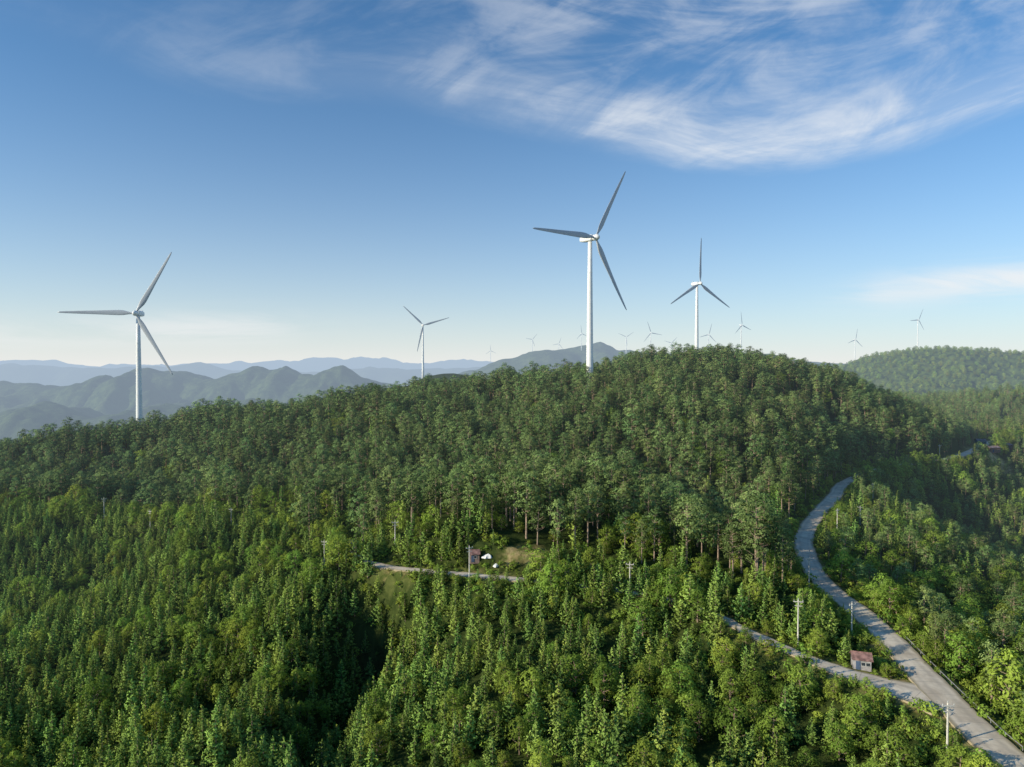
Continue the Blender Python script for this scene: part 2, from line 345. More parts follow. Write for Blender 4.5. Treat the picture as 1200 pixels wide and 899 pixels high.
# ---------- tree meshes
def leaves(me_name,C,Nn,L,Wd,shade,T=None):
    n_=len(C); Nn=Nn/np.linalg.norm(Nn,axis=1,keepdims=True)
    if T is None: T=rng.normal(size=(n_,3))
    T=T-(T*Nn).sum(1,keepdims=True)*Nn; T/=np.linalg.norm(T,axis=1,keepdims=True)
    B=np.cross(Nn,T); L=L[:,None]/2; Wd=Wd[:,None]/2
    V=np.stack([C-T*L,C+B*Wd-T*L*.1,C+T*L,C-B*Wd-T*L*.1],1).reshape(-1,3)
    me=gridmesh(me_name,V,np.arange(4*n_).reshape(-1,4))
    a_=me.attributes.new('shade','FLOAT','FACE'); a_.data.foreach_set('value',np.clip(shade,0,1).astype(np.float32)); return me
def conifer(H_=8.,Rm=1.6,seed=0,pw=.7):
    r=np.random.default_rng(seed); C=[];Nn=[];T=[];L=[];W_=[];S_=[]
    nl=14; tr=MB(); tr.tube([(0,0,-.8),(0,0,H_*.5),(0,0,H_*.97)],[.13,.08,.015],5)
    lop=r.uniform(0,6.28); lx,ly=r.normal()*.02,r.normal()*.02
    for i in range(nl):
        t=i/(nl-1); z=H_*(.08+.85*t**.94)+r.normal()*.08; R_=Rm*((1-t)**pw)*(.76+.44*r.random())+.14
        nb=int(8-3.2*t); ph=r.uniform(0,6.28)
        for b in range(nb):
            a=ph+b*6.283/nb+r.normal()*.25; Rb=R_*(r.uniform(.62,1.22))*(1+.18*math.cos(a-lop))
            k=max(1,int(Rb/.34))
            for j in range(k):
                s=(j+.7)/k; rad=Rb*s; zz=z+Rb*(.4*s*s-.1*s)+r.normal()*.05
                dirv=np.array([math.cos(a),math.sin(a),.4+.6*s])
                for q in range(3):
                    off=r.normal(size=3)*.09; side=np.array([-math.sin(a),math.cos(a),0])*(q-1)
                    C.append(np.array([rad*math.cos(a)+lx*zz,rad*math.sin(a)+ly*zz,zz])+off+side*.2*(1-s*.35)); T.append(dirv/1.1+side*.85+r.normal(size=3)*.2)
                    Nn.append(np.array([math.cos(a)*.85,math.sin(a)*.85,.62])+r.normal(size=3)*.3)
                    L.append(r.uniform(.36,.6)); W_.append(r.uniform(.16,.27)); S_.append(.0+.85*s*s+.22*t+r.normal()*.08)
    for j in range(7):
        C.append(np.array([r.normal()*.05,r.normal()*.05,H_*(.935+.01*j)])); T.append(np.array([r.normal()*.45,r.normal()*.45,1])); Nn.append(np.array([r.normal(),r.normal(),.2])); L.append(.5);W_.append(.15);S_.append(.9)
    return tr.mesh('trunk'),leaves('crown',np.array(C),np.array(Nn),np.array(L),np.array(W_),np.array(S_),np.array(T))
def clumpy(H_,z0,Rc,nc,per,crx,crz,seed,trunk_r,ls,top=.55,lean=.3):
    r=np.random.default_rng(seed); tr=MB()
    lx,ly=r.normal()*lean,r.normal()*lean
    def ax(z): q=z/H_; return (lx*q*q,ly*q*q,z)
    tr.tube([(0,0,-1.2),ax(0.2),ax(H_*.35),ax(H_*.7),ax(H_*.93)],[trunk_r*1.4,trunk_r,trunk_r*.8,trunk_r*.5,trunk_r*.12],6)
    C=[];Nn=[];S_=[]; cz=(z0+H_)/2; hz=(H_-z0)/2
    for i in range(nc):
        t=(i+.5)/nc; z=z0+(H_-z0)*t; rr_=Rc*math.sqrt(max(0,1-abs((t-top+.18)/(1.02-top+.18 if t>top-.18 else top))**2.2))
        a=i*2.399+r.normal()*.35; rad=rr_*r.uniform(.45,1.0)*(1 if t<.92 else .3)
        a0=ax(z); c0=np.array([a0[0]+rad*math.cos(a),a0[1]+rad*math.sin(a),z+r.normal()*.25])
        b0=ax(max(z-rad*.45,z0*.6)); 
        if i%2==0 or rad>Rc*.5: tr.tube([b0,(b0[0]*.5+c0[0]*.5,b0[1]*.5+c0[1]*.5,(b0[2]+c0[2])/2-.15),tuple(c0)],[trunk_r*.35,trunk_r*.25,trunk_r*.08],4,False)
        sx=crx*r.uniform(.7,1.35); sz=crz*r.uniform(.75,1.25)
        d=r.normal(size=(per,3)); d/=np.linalg.norm(d,axis=1,keepdims=True); d[:,2]=np.where(d[:,2]<-.25,-d[:,2]*.6,d[:,2])
        rad_=r.uniform(.55,1.12,size=(per,1))**.7; lump=1+.25*np.sin(d[:,:1]*5+seed+i)*np.cos(d[:,1:2]*6+i)
        pts=c0+d*rad_*lump*np.array([sx,sx,sz]); C.append(pts)
        out=pts-np.array([a0[0],a0[1],cz-hz*.3]); out/=np.linalg.norm(out,axis=1,keepdims=True)
        Nn.append(d*.65+out*1.+r.normal(size=(per,3))*.28+np.array([0,0,.25])); 
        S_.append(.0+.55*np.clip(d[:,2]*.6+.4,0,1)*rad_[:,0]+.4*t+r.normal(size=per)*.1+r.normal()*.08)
    C=np.concatenate(C);Nn=np.concatenate(Nn);S_=np.concatenate(S_);k=len(C)
    return tr.mesh('trunk'),leaves('crown',C,Nn,r.uniform(ls*.75,ls*1.4,k),r.uniform(ls*.45,ls*.8,k),S_)
KINDS={
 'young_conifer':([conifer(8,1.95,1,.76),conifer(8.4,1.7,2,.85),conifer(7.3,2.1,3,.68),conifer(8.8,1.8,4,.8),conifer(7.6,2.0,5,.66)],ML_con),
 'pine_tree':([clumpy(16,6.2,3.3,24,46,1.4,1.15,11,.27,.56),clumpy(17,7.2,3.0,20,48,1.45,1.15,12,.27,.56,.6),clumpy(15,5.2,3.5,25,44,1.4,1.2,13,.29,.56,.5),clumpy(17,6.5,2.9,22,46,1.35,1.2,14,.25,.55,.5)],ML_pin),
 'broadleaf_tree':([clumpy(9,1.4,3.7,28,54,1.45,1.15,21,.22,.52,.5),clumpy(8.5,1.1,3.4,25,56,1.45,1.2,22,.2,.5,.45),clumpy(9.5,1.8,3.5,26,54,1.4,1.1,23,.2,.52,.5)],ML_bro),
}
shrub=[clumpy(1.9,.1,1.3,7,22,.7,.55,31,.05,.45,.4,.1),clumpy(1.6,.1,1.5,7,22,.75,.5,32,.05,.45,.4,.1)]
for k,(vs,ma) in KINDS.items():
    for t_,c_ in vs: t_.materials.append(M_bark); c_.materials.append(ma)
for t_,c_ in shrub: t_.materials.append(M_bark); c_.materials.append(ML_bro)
# ---------- scatter
def jgrid(x0,x1,y0,y1,s,jit=.45):
    X,Y=np.meshgrid(np.arange(x0,x1,s),np.arange(y0,y1,s)); X=X+(np.arange(X.shape[0])%2)[:,None]*s*.5
    X=X+rng.uniform(-jit,jit,X.shape)*s; Y=Y+rng.uniform(-jit,jit,Y.shape)*s; return X.ravel(),Y.ravel()
bx=np.array([-400,-230,-150,-60,-25,0,30,60,95,130]); by=np.array([330,320,305,232,205,200,186,172,176,260])
def infr(x,y): return (np.abs(x)<y*.80+18)|((x<0)&(-x<y*.8+40))
def on_main_hill(x,y): return y>np.interp(x,bx,by)
def road_x(y): return np.interp(y,ROAD1[:,1],ROAD1[:,0])
T=[]
def put(x,y,kind,sc): 
    for i in range(len(x)): T.append((x[i],y[i],kind[i],sc[i]))
x,y=jgrid(-340,330,76,345,3.35); k=infr(x,y)&~on_main_hill(x,y)&(x<road_x(y)-2)
x,y=x[k],y[k]; u=rng.random(len(x)); brn=fbm(x/26,y/26,3,77)
pb=np.where(brn>.14,.42,.07)+np.clip((x-10)/120,0,.3)+.22*((y<140)&(x>-28)&(x<70))
kind=np.where(u<pb,'B','C')
keep=(kind=='C')|(rng.random(len(x))<.62)
big=1+.4*fbm(x/22,y/22,2,5)
sc=np.where(kind=='C',rng.uniform(.5,1.22,len(x))*big,rng.uniform(.32,.85,len(x))*big)
put(x[keep],y[keep],kind[keep],sc[keep])
x,y=jgrid(-420,440,170,540,6.1); k=infr(x,y)&on_main_hill(x,y)&((x<road_x(y)-2)|(y>440))&(x<300)
x,y=x[k],y[k]; u=rng.random(len(x)); lower=np.clip(1-(y-np.interp(x,bx,by))/30,0,1)
kind=np.where(u<.06+.2*lower,'B',np.where(u<.12+.3*lower,'C','P'))
big=1+.36*fbm(x/30,y/30,2,15)
sc=np.where(kind=='P',rng.uniform(.62,1.12,len(x)),np.where(kind=='B',rng.uniform(.7,1.2,len(x)),rng.uniform(1.,1.6,len(x))))*big
put(x,y,kind,sc)
x,y=jgrid(-420,440,170,500,8.5); k=infr(x,y)&on_main_hill(x,y)&((x<road_x(y)-1)|(y>440))&(x<300); x,y=x[k],y[k]
put(x,y,np.full(len(x),'B'),rng.uniform(.3,.6,len(x)))
x,y=jgrid(50,520,60,470,4.8); k=infr(x,y)&(x>road_x(y)+2); x,y=x[k],y[k]; u=rng.random(len(x))
fb=np.where(y<215,.62,.12)
kind=np.where(u<fb,'B',np.where(u<.65,'C','P')); sc=np.where(kind=='B',rng.uniform(.35,1.15,len(x)),np.where(kind=='C',rng.uniform(.6,1.25,len(x)),rng.uniform(.4,.75,len(x))))*(1+.3*fbm(x/18,y/18,2,25))
put(x,y,kind,sc)
x,y=jgrid(180,900,470,1000,8.5); k=infr(x,y)&((x>300)|(y<600)); x,y=x[k],y[k]; u=rng.random(len(x))
put(x,y,np.where(u<.25,'B',np.where(u<.45,'C','P')),rng.uniform(.5,1.0,len(x)))
x,y=jgrid(-60,420,560,960,13); k=infr(x,y)&~((x>300)|((x>180)&(y<600))); x,y=x[k],y[k]; put(x,y,np.full(len(x),'P'),rng.uniform(.6,.8,len(x)))
# belts of trees along the camera side of the overgrown road stretches
hx=[]
for i in range(0,len(ROAD1)-1,2):
    p=ROAD1[i]; a,b=proj(*p)
    if p[1]>350 and not (1110<a<1138) and a<1260:
        t_=ROAD1[i+1]-p; t_/=np.linalg.norm(t_[:2])
        for off in (5.6,8.5,12): hx.append((p[0]+t_[1]*off+rng.normal()*.7,p[1]-t_[0]*off+rng.normal()*.7))
for i in range(0,len(ROAD2)-1,2):
    p=ROAD2[i]; a,b=proj(*p)
    if 602<a<835 or a<430:
        t_=ROAD2[i+1]-p; t_/=np.linalg.norm(t_[:2])
        for off in (3.4,5.6): hx.append((p[0]-t_[1]*off+rng.normal()*.6,p[1]+t_[0]*off+rng.normal()*.6))
hx=np.array(hx); put(hx[:,0],hx[:,1],np.where(rng.random(len(hx))<.3,'B','C'),rng.uniform(.6,1.05,len(hx)))
TX=np.array([t[0] for t in T]);TY=np.array([t[1] for t in T]);TK=np.array([t[2] for t in T]);TS=np.array([t[3] for t in T])
belt=np.zeros(len(TX),bool); belt[-len(hx):]=True
TZ=H(TX,TY)
x,y=jgrid(700,1900,1700,2400,21); z=R1(x,y); k=(z>-110)&(x<y*.8); x,y,z=x[k],y[k],z[k]
TX=np.r_[TX,x];TY=np.r_[TY,y];TZ=np.r_[TZ,z-4];TK=np.r_[TK,np.full(len(x),'B')];TS=np.r_[TS,rng.uniform(1.,2.0,len(x))]; belt=np.r_[belt,np.zeros(len(x),bool)]
HT={'C':8.,'P':16.,'B':9.}; RT={'C':1.8,'P':3.9,'B':3.9}
def dims():
    global th,tr_,pxt,pyt,pxb,pyb,crw
    th=np.array([HT[k] for k in TK])*TS; tr_=np.array([RT[k] for k in TK])*TS
    pxt,pyt=proj(TX,TY,TZ+th*.93); pxb,pyb=proj(TX,TY,TZ); crw=tr_*F/TY*.7
dims()
TURB=[(158,367,500,52,8,60),(699,278,440,53,37,61),(496,381,1300,52,15,17),(821,332,816,54,28,90),(870,381,2400,48,30,100),(1077,375,2330,42,20,65),(1003,398,2900,48,20,80),
 (575,411,5600,50,10,95),(624,398,4700,52,20,50),(655,403,4700,47,10,70),(682,391,3900,48,30,100),(734,395,3900,52,0,35),(763,390,3100,54,12,110),(787,402,4200,52,10,45),(831,392,3100,52,15,75)]
# road corridors: trees in front of the open stretches stay low scrub
hit=np.zeros(len(TX),bool)
def blocked(p,hwm,margin=2):
    px,py=proj(*p); hw_=hwm*F/p[1]
    return (TY<p[1])&(np.abs(pxt-px)<hw_+crw)&(pyt<py+margin)&(pyb>py-4)
rr_=rng.random(len(TX))
for p in ROAD1[::2]:
    a,b=proj(*p)
    if b>560 and a<1230 and p[1]<345: hit|=blocked(p,2.2)&(rr_<.9)
    elif 1110<a<1138: hit|=blocked(p,1.0)&(rr_<.9)
for p in ROAD2[::2]:
    a,b=proj(*p)
    if 930<a: hit|=blocked(p,1.8)&(rr_<.88)
    elif 850<a: hit|=blocked(p,1.1)&(rr_<.6)
    elif 440<a<592: hit|=blocked(p,.6,-1)&(rr_<.6)
dist,_=roaddist(TX[TY<700],TY[TY<700]); RDT=np.full(len(TX),99.); RDT[TY<700]=dist
near=(np.abs(TX-road_x(TY))<13)&(TX<road_x(TY))&(TY<250); TS=np.where(near&(rng.random(len(TS))<.75),TS*.5,TS)
TK=np.where(hit&(TK=='P'),'B',TK); TS=np.where(hit,np.minimum(TS,rng.uniform(.25,.48,len(TS))),TS)
dims()
lim=.3+tr_*.6
leftpart=(TX<-40)|((TX<atz(850,725,-58)[0])&(TX>atz(602,680,-57)[0])&(TY>110)&(TY<200)); lim=np.where(leftpart|belt,.1+tr_*.2,lim)
ok=(RDT>lim)
for q,r,a in PATCH: ok&=np.hypot(TX-q[0],TY-q[1])>r*.8+tr_*.3
def clear(p,hwm,prob=1.,margin=2):
    global ok
    ok&=~(blocked(p,hwm,margin)&(rng.random(len(TX))<prob))
POLES=[(1110,880,-61,8),(998,748,-60,8.2),(935,756,-59,10),(948,690,-60,9.2),(738,692,-56.5,7.6),(550,678,-57,9.2),(380,645,-60.5,8.5),(271,618,-63.3,7.5),(176,612,-64.5,7.5),(122,606,-65.3,9),(1008,600,-58.5,7.6),(981,622,-59.5,7.8),(1023,573,-57.5,7.6),(1101,534,-55,8.5),(463,625,-51,7)]
PP=[]
for i,(a,b,z,h) in enumerate(POLES):
    q=atz(a,b,z); zz=float(H([q[0]],[q[1]])[0]); q=np.array([q[0],q[1],zz]); PP.append((q,h)); clear(q+np.array([0,0,h*(.3 if i in(1,2,3,10,11) else .5)]),.6 if i==3 else .35); ok&=np.hypot(TX-q[0],TY-q[1])>.8+tr_*.5+(1.5 if i==3 else 0)
def onground(px,py,z): q=atz(px,py,z); return np.array([q[0],q[1],float(H([q[0]],[q[1]])[0])])
HOUSE=onground(1009,779,-59.6); HUT=onground(556,663,-56.5); HEAPS=[onground(571,665,-56.8),onground(581,668,-56.8)]
FARB=[(at(1163,524,478),0),(at(1149,521,505),1),(at(1180,519,500),2)]
for q,r in ((HOUSE,2.4),(HUT,2),(HEAPS[0],1.2),(HEAPS[1],1.2),(PATCH[0][0],4),(PATCH[1][0],3)):
    clear(np.array(q)+np.array([0,0,.6]),r); ok&=np.hypot(TX-q[0],TY-q[1])>2.6+tr_*.5
FB=[]
for q,i in FARB:
    q=np.array([q[0],q[1],float(H([q[0]],[q[1]])[0])]); FB.append(q); clear(q+np.array([0,0,3.0]),2.5,.75); ok&=np.hypot(TX-q[0],TY-q[1])>8
TX,TY,TZ,TK,TS,th,tr_,pxt,pyt,pxb,pyb,RDT=[a[ok] for a in (TX,TY,TZ,TK,TS,th,tr_,pxt,pyt,pxb,pyb,RDT)]
# ---------- individuals
sources={}
indiv=np.zeros(len(TX),bool)
KN={'C':'young_conifer','P':'pine_tree','B':'broadleaf_tree'}
VAR=rng.integers(0,1000,len(TX))
for kk,num in (('C',300),('P',300),('B',300)):
    nm=KN[kk]; vs,ma=KINDS[nm]; VAR[TK==kk]%=len(vs)
    vis=(TK==kk)&(pxt>8)&(pxt<1192)&(pyt<880)&(pyt>300)
    size=np.where(vis,th/TY,-1); order=np.argsort(-size)[:num]
    for i in order:
        indiv[i]=True
        e=empty(nm,(TX[i],TY[i],TZ[i]-.1),rng.uniform(0,6.28)); s=TS[i]; e.scale=(s*rng.uniform(.92,1.08),s*rng.uniform(.92,1.08),s)
        zone='left' if pxt[i]<400 else ('centre' if pxt[i]<800 else 'right')
        low=pyt[i]>740
        if kk=='C': lab='slender young conifer in the foreground forest, '+('bottom ' if low else 'middle ')+zone+' of the picture'; gr_='young conifers at '
        elif kk=='P': lab='tall pine with bare lower trunk on the hill front, '+('low ' if pyt[i]>600 else 'upper ')+zone+' of the slope'; gr_='tall pines at '; low=pyt[i]>600
        else: lab='rounded leafy tree among the conifers, '+('bottom ' if low else 'middle ')+zone+' of the picture'; gr_='leafy trees at '
        tag(e,lab,'tree',gr_+('lower ' if low else 'upper ')+zone)
        tm,cm=vs[VAR[i]]
        to=bpy.data.objects.new('trunk',tm); col.objects.link(to); to.parent=e
        c_=bpy.data.objects.new('crown',cm); col.objects.link(c_); c_.parent=e
        sources.setdefault((kk,VAR[i]),(to,c_))
def scatter(name,X,Y,Z,var,scl,srcs,label):
    me=bpy.data.meshes.new(name); n_=len(X); me.vertices.add(n_); me.vertices.foreach_set('co',np.stack([X,Y,Z],-1).astype(np.float32).ravel())
    a_=me.attributes.new('variant','INT','POINT'); a_.data.foreach_set('value',var.astype(np.int32))
    sv=np.stack([scl*rng.uniform(.85,1.15,n_),scl*rng.uniform(.85,1.15,n_),scl],-1); a_=me.attributes.new('scl','FLOAT_VECTOR','POINT'); a_.data.foreach_set('vector',sv.astype(np.float32).ravel())
    rv=np.stack([rng.normal(size=n_)*.05,rng.normal(size=n_)*.05,rng.uniform(0,6.28,n_)],-1); a_=me.attributes.new('rot','FLOAT_VECTOR','POINT'); a_.data.foreach_set('vector',rv.astype(np.float32).ravel())
    o=link(name,me,None); tag(o,label,'forest',kind='stuff')
    ng=bpy.data.node_groups.new(name,'GeometryNodeTree'); ng.interface.new_socket('Geometry',in_out='INPUT',socket_type='NodeSocketGeometry'); ng.interface.new_socket('Geometry',in_out='OUTPUT',socket_type='NodeSocketGeometry')
    gi=ng.nodes.new('NodeGroupInput'); go=ng.nodes.new('NodeGroupOutput'); J=ng.nodes.new('GeometryNodeJoinGeometry')
    def na(nm,dt):
        q=ng.nodes.new('GeometryNodeInputNamedAttribute'); q.data_type=dt; q.inputs[0].default_value=nm; return q.outputs[0]
    va=na('variant','INT'); sa=na('scl','FLOAT_VECTOR'); ra=na('rot','FLOAT_VECTOR')
    for k_,(to,cr) in srcs.items():
        jj=ng.nodes.new('GeometryNodeJoinGeometry')
        for ob in (to,cr):
            oi=ng.nodes.new('GeometryNodeObjectInfo'); oi.inputs[0].default_value=ob; ng.links.new(oi.outputs['Geometry'],jj.inputs[0])
        gg=ng.nodes.new('GeometryNodeGeometryToInstance'); ng.links.new(jj.outputs[0],gg.inputs[0])
        cp=ng.nodes.new('FunctionNodeCompare'); cp.data_type='INT'; cp.operation='EQUAL'; ng.links.new(va,cp.inputs[2]); cp.inputs[3].default_value=int(k_)
        ip=ng.nodes.new('GeometryNodeInstanceOnPoints'); ng.links.new(gi.outputs[0],ip.inputs['Points']); ng.links.new(cp.outputs[0],ip.inputs['Selection']); ng.links.new(gg.outputs[0],ip.inputs['Instance']); ng.links.new(ra,ip.inputs['Rotation']); ng.links.new(sa,ip.inputs['Scale'])
        ng.links.new(ip.outputs[0],J.inputs[0])
    ng.links.new(J.outputs[0],go.inputs[0])
    md=o.modifiers.new('scatter','NODES'); md.node_group=ng
    return o
NMS={'C':('conifer_plantation','young conifers filling the foreground plantation and slopes as one mass'),'P':('pine_forest','dense mature pine forest covering the main hill'),'B':('broadleaf_woodland','broadleaf trees and undergrowth mixed through the forest')}
for kk in 'CPB':
    mk=(TK==kk)&~indiv; srcs={v:s for (a,v),s in sources.items() if a==kk}
    scatter(NMS[kk][0],TX[mk],TY[mk],TZ[mk]-.1,VAR[mk],TS[mk],srcs,NMS[kk][1])
x,y=jgrid(-330,330,75,420,2.1); k=infr(x,y); x,y=x[k],y[k]; d,_=roaddist(x,y)
z=H(x,y)
pr=np.where(d<11,.88,np.where(y<200,.12,.03)); k=(d>.35)&(rng.random(len(x))<pr)
for q,r in ((HOUSE,2.6),(HUT,2.2),(HEAPS[0],1.4),(HEAPS[1],1.4)): k&=np.hypot(x-q[0],y-q[1])>r
for q,r,a in PATCH: k&=~((np.hypot(x-q[0],y-q[1])<r)&(rng.random(len(x))<.7))
x,y,z=x[k],y[k],z[k]
sh={}
for i,(px,py) in enumerate(((1040,826),(1070,845))):
    q=onground(px,py,-60); e=empty('shrub',tuple(q)); tag(e,['low green bush in the grass left of the junction, nearer the small house','low green bush left of the road just above the nearest pole'][i],'bush')
    to=bpy.data.objects.new('stem',shrub[i][0]); col.objects.link(to); to.parent=e; cr=bpy.data.objects.new('crown',shrub[i][1]); col.objects.link(cr); cr.parent=e; sh[i]=(to,cr)
o=scatter('undergrowth',x,y,z-.1,rng.integers(0,2,len(x)),rng.uniform(.3,1.2,len(x))**1.3,sh,'low bushes and weeds along the road verges and between the trees'); o['category']='undergrowth'
print('SHRUBS',len(x),'TREES',len(TX),{k:int((TK==k).sum()) for k in 'CPB'})
# ---------- turbines
def blade_mesh(Rr):
    mb=MB(); st=[(0.0,1.1,1.0),(.03,1.15,1.0),(.08,1.8,.6),(.16,3.5,.28),(.22,3.8,.22),(.35,3.3,.19),(.5,2.7,.17),(.7,2.1,.16),(.88,1.5,.15),(.97,1.0,.15),(1.0,.4,.15)]; n_=12; tw=[14,14,13,11,9,6,4,2,1,0,0]
    for i,(t,ch,th_) in enumerate(st):
        for k in range(n_):
            a=2*math.pi*k/n_; xx=math.cos(a)*ch*.5+ch*.12*(1-th_); yy=math.sin(a)*ch*.5*th_*(1 if th_>.9 else (1+.5*math.cos(a)))
            w_=R(tw[i]); mb.v.append((xx*math.cos(w_)-yy*math.sin(w_),xx*math.sin(w_)+yy*math.cos(w_)-1.5*t*t,t*Rr))
    for i in range(len(st)-1):
        for k in range(n_): mb.f.append((i*n_+k,i*n_+(k+1)%n_,(i+1)*n_+(k+1)%n_,(i+1)*n_+k))
    mb.f.append(tuple((len(st)-1)*n_+k for k in range(n_))); me=mb.mesh('rotor_blade',True); me.materials.append(M_blade); return me
def nacelle_mesh():
    mb=MB(); sec=[(-2.6,1.5,1.5),(-2.2,1.9,1.9),(1,2.0,2.0),(5,1.95,1.95),(7.6,1.6,1.5),(8,1.2,1.2)]; n_=12
    for y_,a_,b_ in sec:
        for k in range(n_):
            t=2*math.pi*k/n_; ct,st_=math.cos(t),math.sin(t); p_=.5
            mb.v.append((a_*math.copysign(abs(ct)**p_,ct),y_,b_*math.copysign(abs(st_)**p_,st_)+.3))
    for i in range(len(sec)-1):
        for k in range(n_): mb.f.append((i*n_+k,i*n_+(k+1)%n_,(i+1)*n_+(k+1)%n_,(i+1)*n_+k))
    mb.f.append(tuple(range(n_))); mb.f.append(tuple((len(sec)-1)*n_+k for k in range(n_)))
    mb.box(0,6.6,2.6,1.6,.6,.8); me=mb.mesh('nacelle'); me.materials.append(M_white); return me
def hub_mesh():
    mb=MB(); mb.tube([(0,-3.2,0),(0,-3,0),(0,-2.2,0),(0,-1,0),(0,0.6,0),(0,1.6,0)],[.2,.8,1.5,1.9,1.9,1.5],14); me=mb.mesh('hub',True); me.materials.append(M_white); return me
BM=blade_mesh(50.); NMm=nacelle_mesh(); HM=hub_mesh()
TL=['tall white wind turbine at the far left rising above the forested ridge','largest white wind turbine standing on the hilltop at the centre','medium white wind turbine behind the ridge between the two tallest turbines','white wind turbine behind the hilltop with one blade pointing straight up','small distant wind turbine to the right of the blade-up turbine above the hill','distant wind turbine on top of the rounded green hill at far right','small distant wind turbine left of the rounded green hill at right',
'tiny faint wind turbine furthest left on the horizon behind the ridge','tiny wind turbine above the left part of the far blue hill','tiny wind turbine over the middle of the far blue hill','tiny wind turbine just left of the largest tower','tiny wind turbine first to the right of the largest tower','small wind turbine above the crest midway between the two big central ones','tiny faint wind turbine second left of the blade-up turbine','small wind turbine close to the right of the blade-up tower']
for i,(px,py,d,Rr,yaw,thv) in enumerate(TURB):
    s=Rr/50.; hp=at(px,py,d); ya=R(yaw); ov=5.6*s
    tx=hp[0]-math.sin(ya)*ov; ty=hp[1]+math.cos(ya)*ov; hz=hp[2]
    gz=HH(tx,ty)
    if hz-gz>130: gz=hz-95
    e=empty('wind_turbine',(tx,ty,gz),ya); tag(e,TL[i],'wind turbine')
    ht=hz-gz-2.0*s; mb=MB(); segs=5; q=[];rd_=[]
    for k in range(segs+1): q.append((0,0,-1.5+(ht+1.5)*k/segs)); rd_.append((2.35-1.05*k/segs)*s)
    mb.tube(q,rd_,24); 
    for k in range(1,segs): mb.tube([(0,0,q[k][2]-.12),(0,0,q[k][2]+.12)],[rd_[k]+.06]*2,24)
    tw=mb.build('tower',M_white,e); 
    for p_ in tw.data.polygons: p_.use_smooth=len(p_.vertices)==4
    if d<1500:
        dm=MB().box(0,-rd_[0]+.02,1.6,1.1,.25,2.3); dm.build('door',M_grey,e)
    na_=bpy.data.objects.new('nacelle',NMm); col.objects.link(na_); na_.parent=e; na_.location=(0,0,ht+2*s); na_.scale=(s,s,s)
    hb=bpy.data.objects.new('hub',HM); col.objects.link(hb); hb.parent=e; hb.location=(0,-ov*.85,ht+2*s); hb.scale=(s,s,s)
    for k in range(3):
        b=bpy.data.objects.new('rotor_blade',BM); col.objects.link(b); b.parent=hb; b.rotation_euler=(0,R(90-thv-120*k),0)
# ---------- utility poles
PL=['pale concrete utility pole nearest the camera beside the road at bottom right','concrete utility pole beside the road just above the small red roofed house','tall concrete utility pole left of the house, between the two roads','concrete utility pole at the inside of the road bend','concrete utility pole alone among trees near the middle of the side road','concrete utility pole in front of the red roofed hut','concrete utility pole in the trees left of the side road bend','utility pole poking from the trees on the left slope, third from the left edge','utility pole among the left slope trees, second from the left edge','utility pole furthest left in the forest','utility pole right of the upper bend of the road','utility pole beside the upper straight of the winding road','small utility pole beyond the top of the winding road','far utility pole beside the distant stretch of road at right','pale utility pole in the pines above the side road bend']
for i,(q,h) in enumerate(PP):
    e=empty('utility_pole',tuple(q),rng.uniform(-.5,.6)); tag(e,PL[i],'utility pole')
    MB().tube([(0,0,-.6),(0,0,h)],[.19,.12],10).build('shaft',M_conc,e)
    MB().box(0,-.16,h-.45,2.0,.12,.15).box(0,-.16,h-1.35,1.5,.1,.12).build('crossarm',M_conc,e)
    MB().tube([(-.6,-.15,h-.52),(0,-.14,h-1.1)],[.03,.03],5).tube([(.6,-.15,h-.52),(0,-.14,h-1.1)],[.03,.03],5).build('brace',M_metal,e)
    for k,xx in enumerate((-.9,0,.9)):
        zz=h-.38 if xx else h; MB().tube([(xx,-.16*(xx!=0),zz),(xx,-.16*(xx!=0),zz+.1),(xx,-.16*(xx!=0),zz+.14),(xx,-.16*(xx!=0),zz+.3)],[.04,.05,.09,.05],8).build('insulator',M_cer,e)
# ---------- guard rail
sel=[i for i in range(len(ROAD1)) if 745<proj(*ROAD1[i])[1]<925]
pts=[]
for i in sel:
    t=ROAD1[i+1]-ROAD1[i-1]; t/=np.linalg.norm(t[:2]); nn=np.array([t[1],-t[0],0]); pts.append(ROAD1[i]+nn*(3.1+.6))
q0=Vector(pts[0]); e=empty('guard_rail',tuple(q0)); tag(e,'long low metal guard rail along the right edge of the main road','guard rail')
rel=[Vector(p)-q0 for p in pts]; mb=MB()
for i in range(len(rel)-1):
    for dz in (.0,.1):
        a,b=rel[i]+Vector((0,0,.35+dz)),rel[i+1]+Vector((0,0,.35+dz)); mb.tube([a,b],[.04,.04],5,False)
mb.build('rail',M_metal,e)
for i in range(0,len(rel),3): MB().box(rel[i].x,rel[i].y,rel[i].z+.0,.1,.1,.9).build('post',M_metal,e)
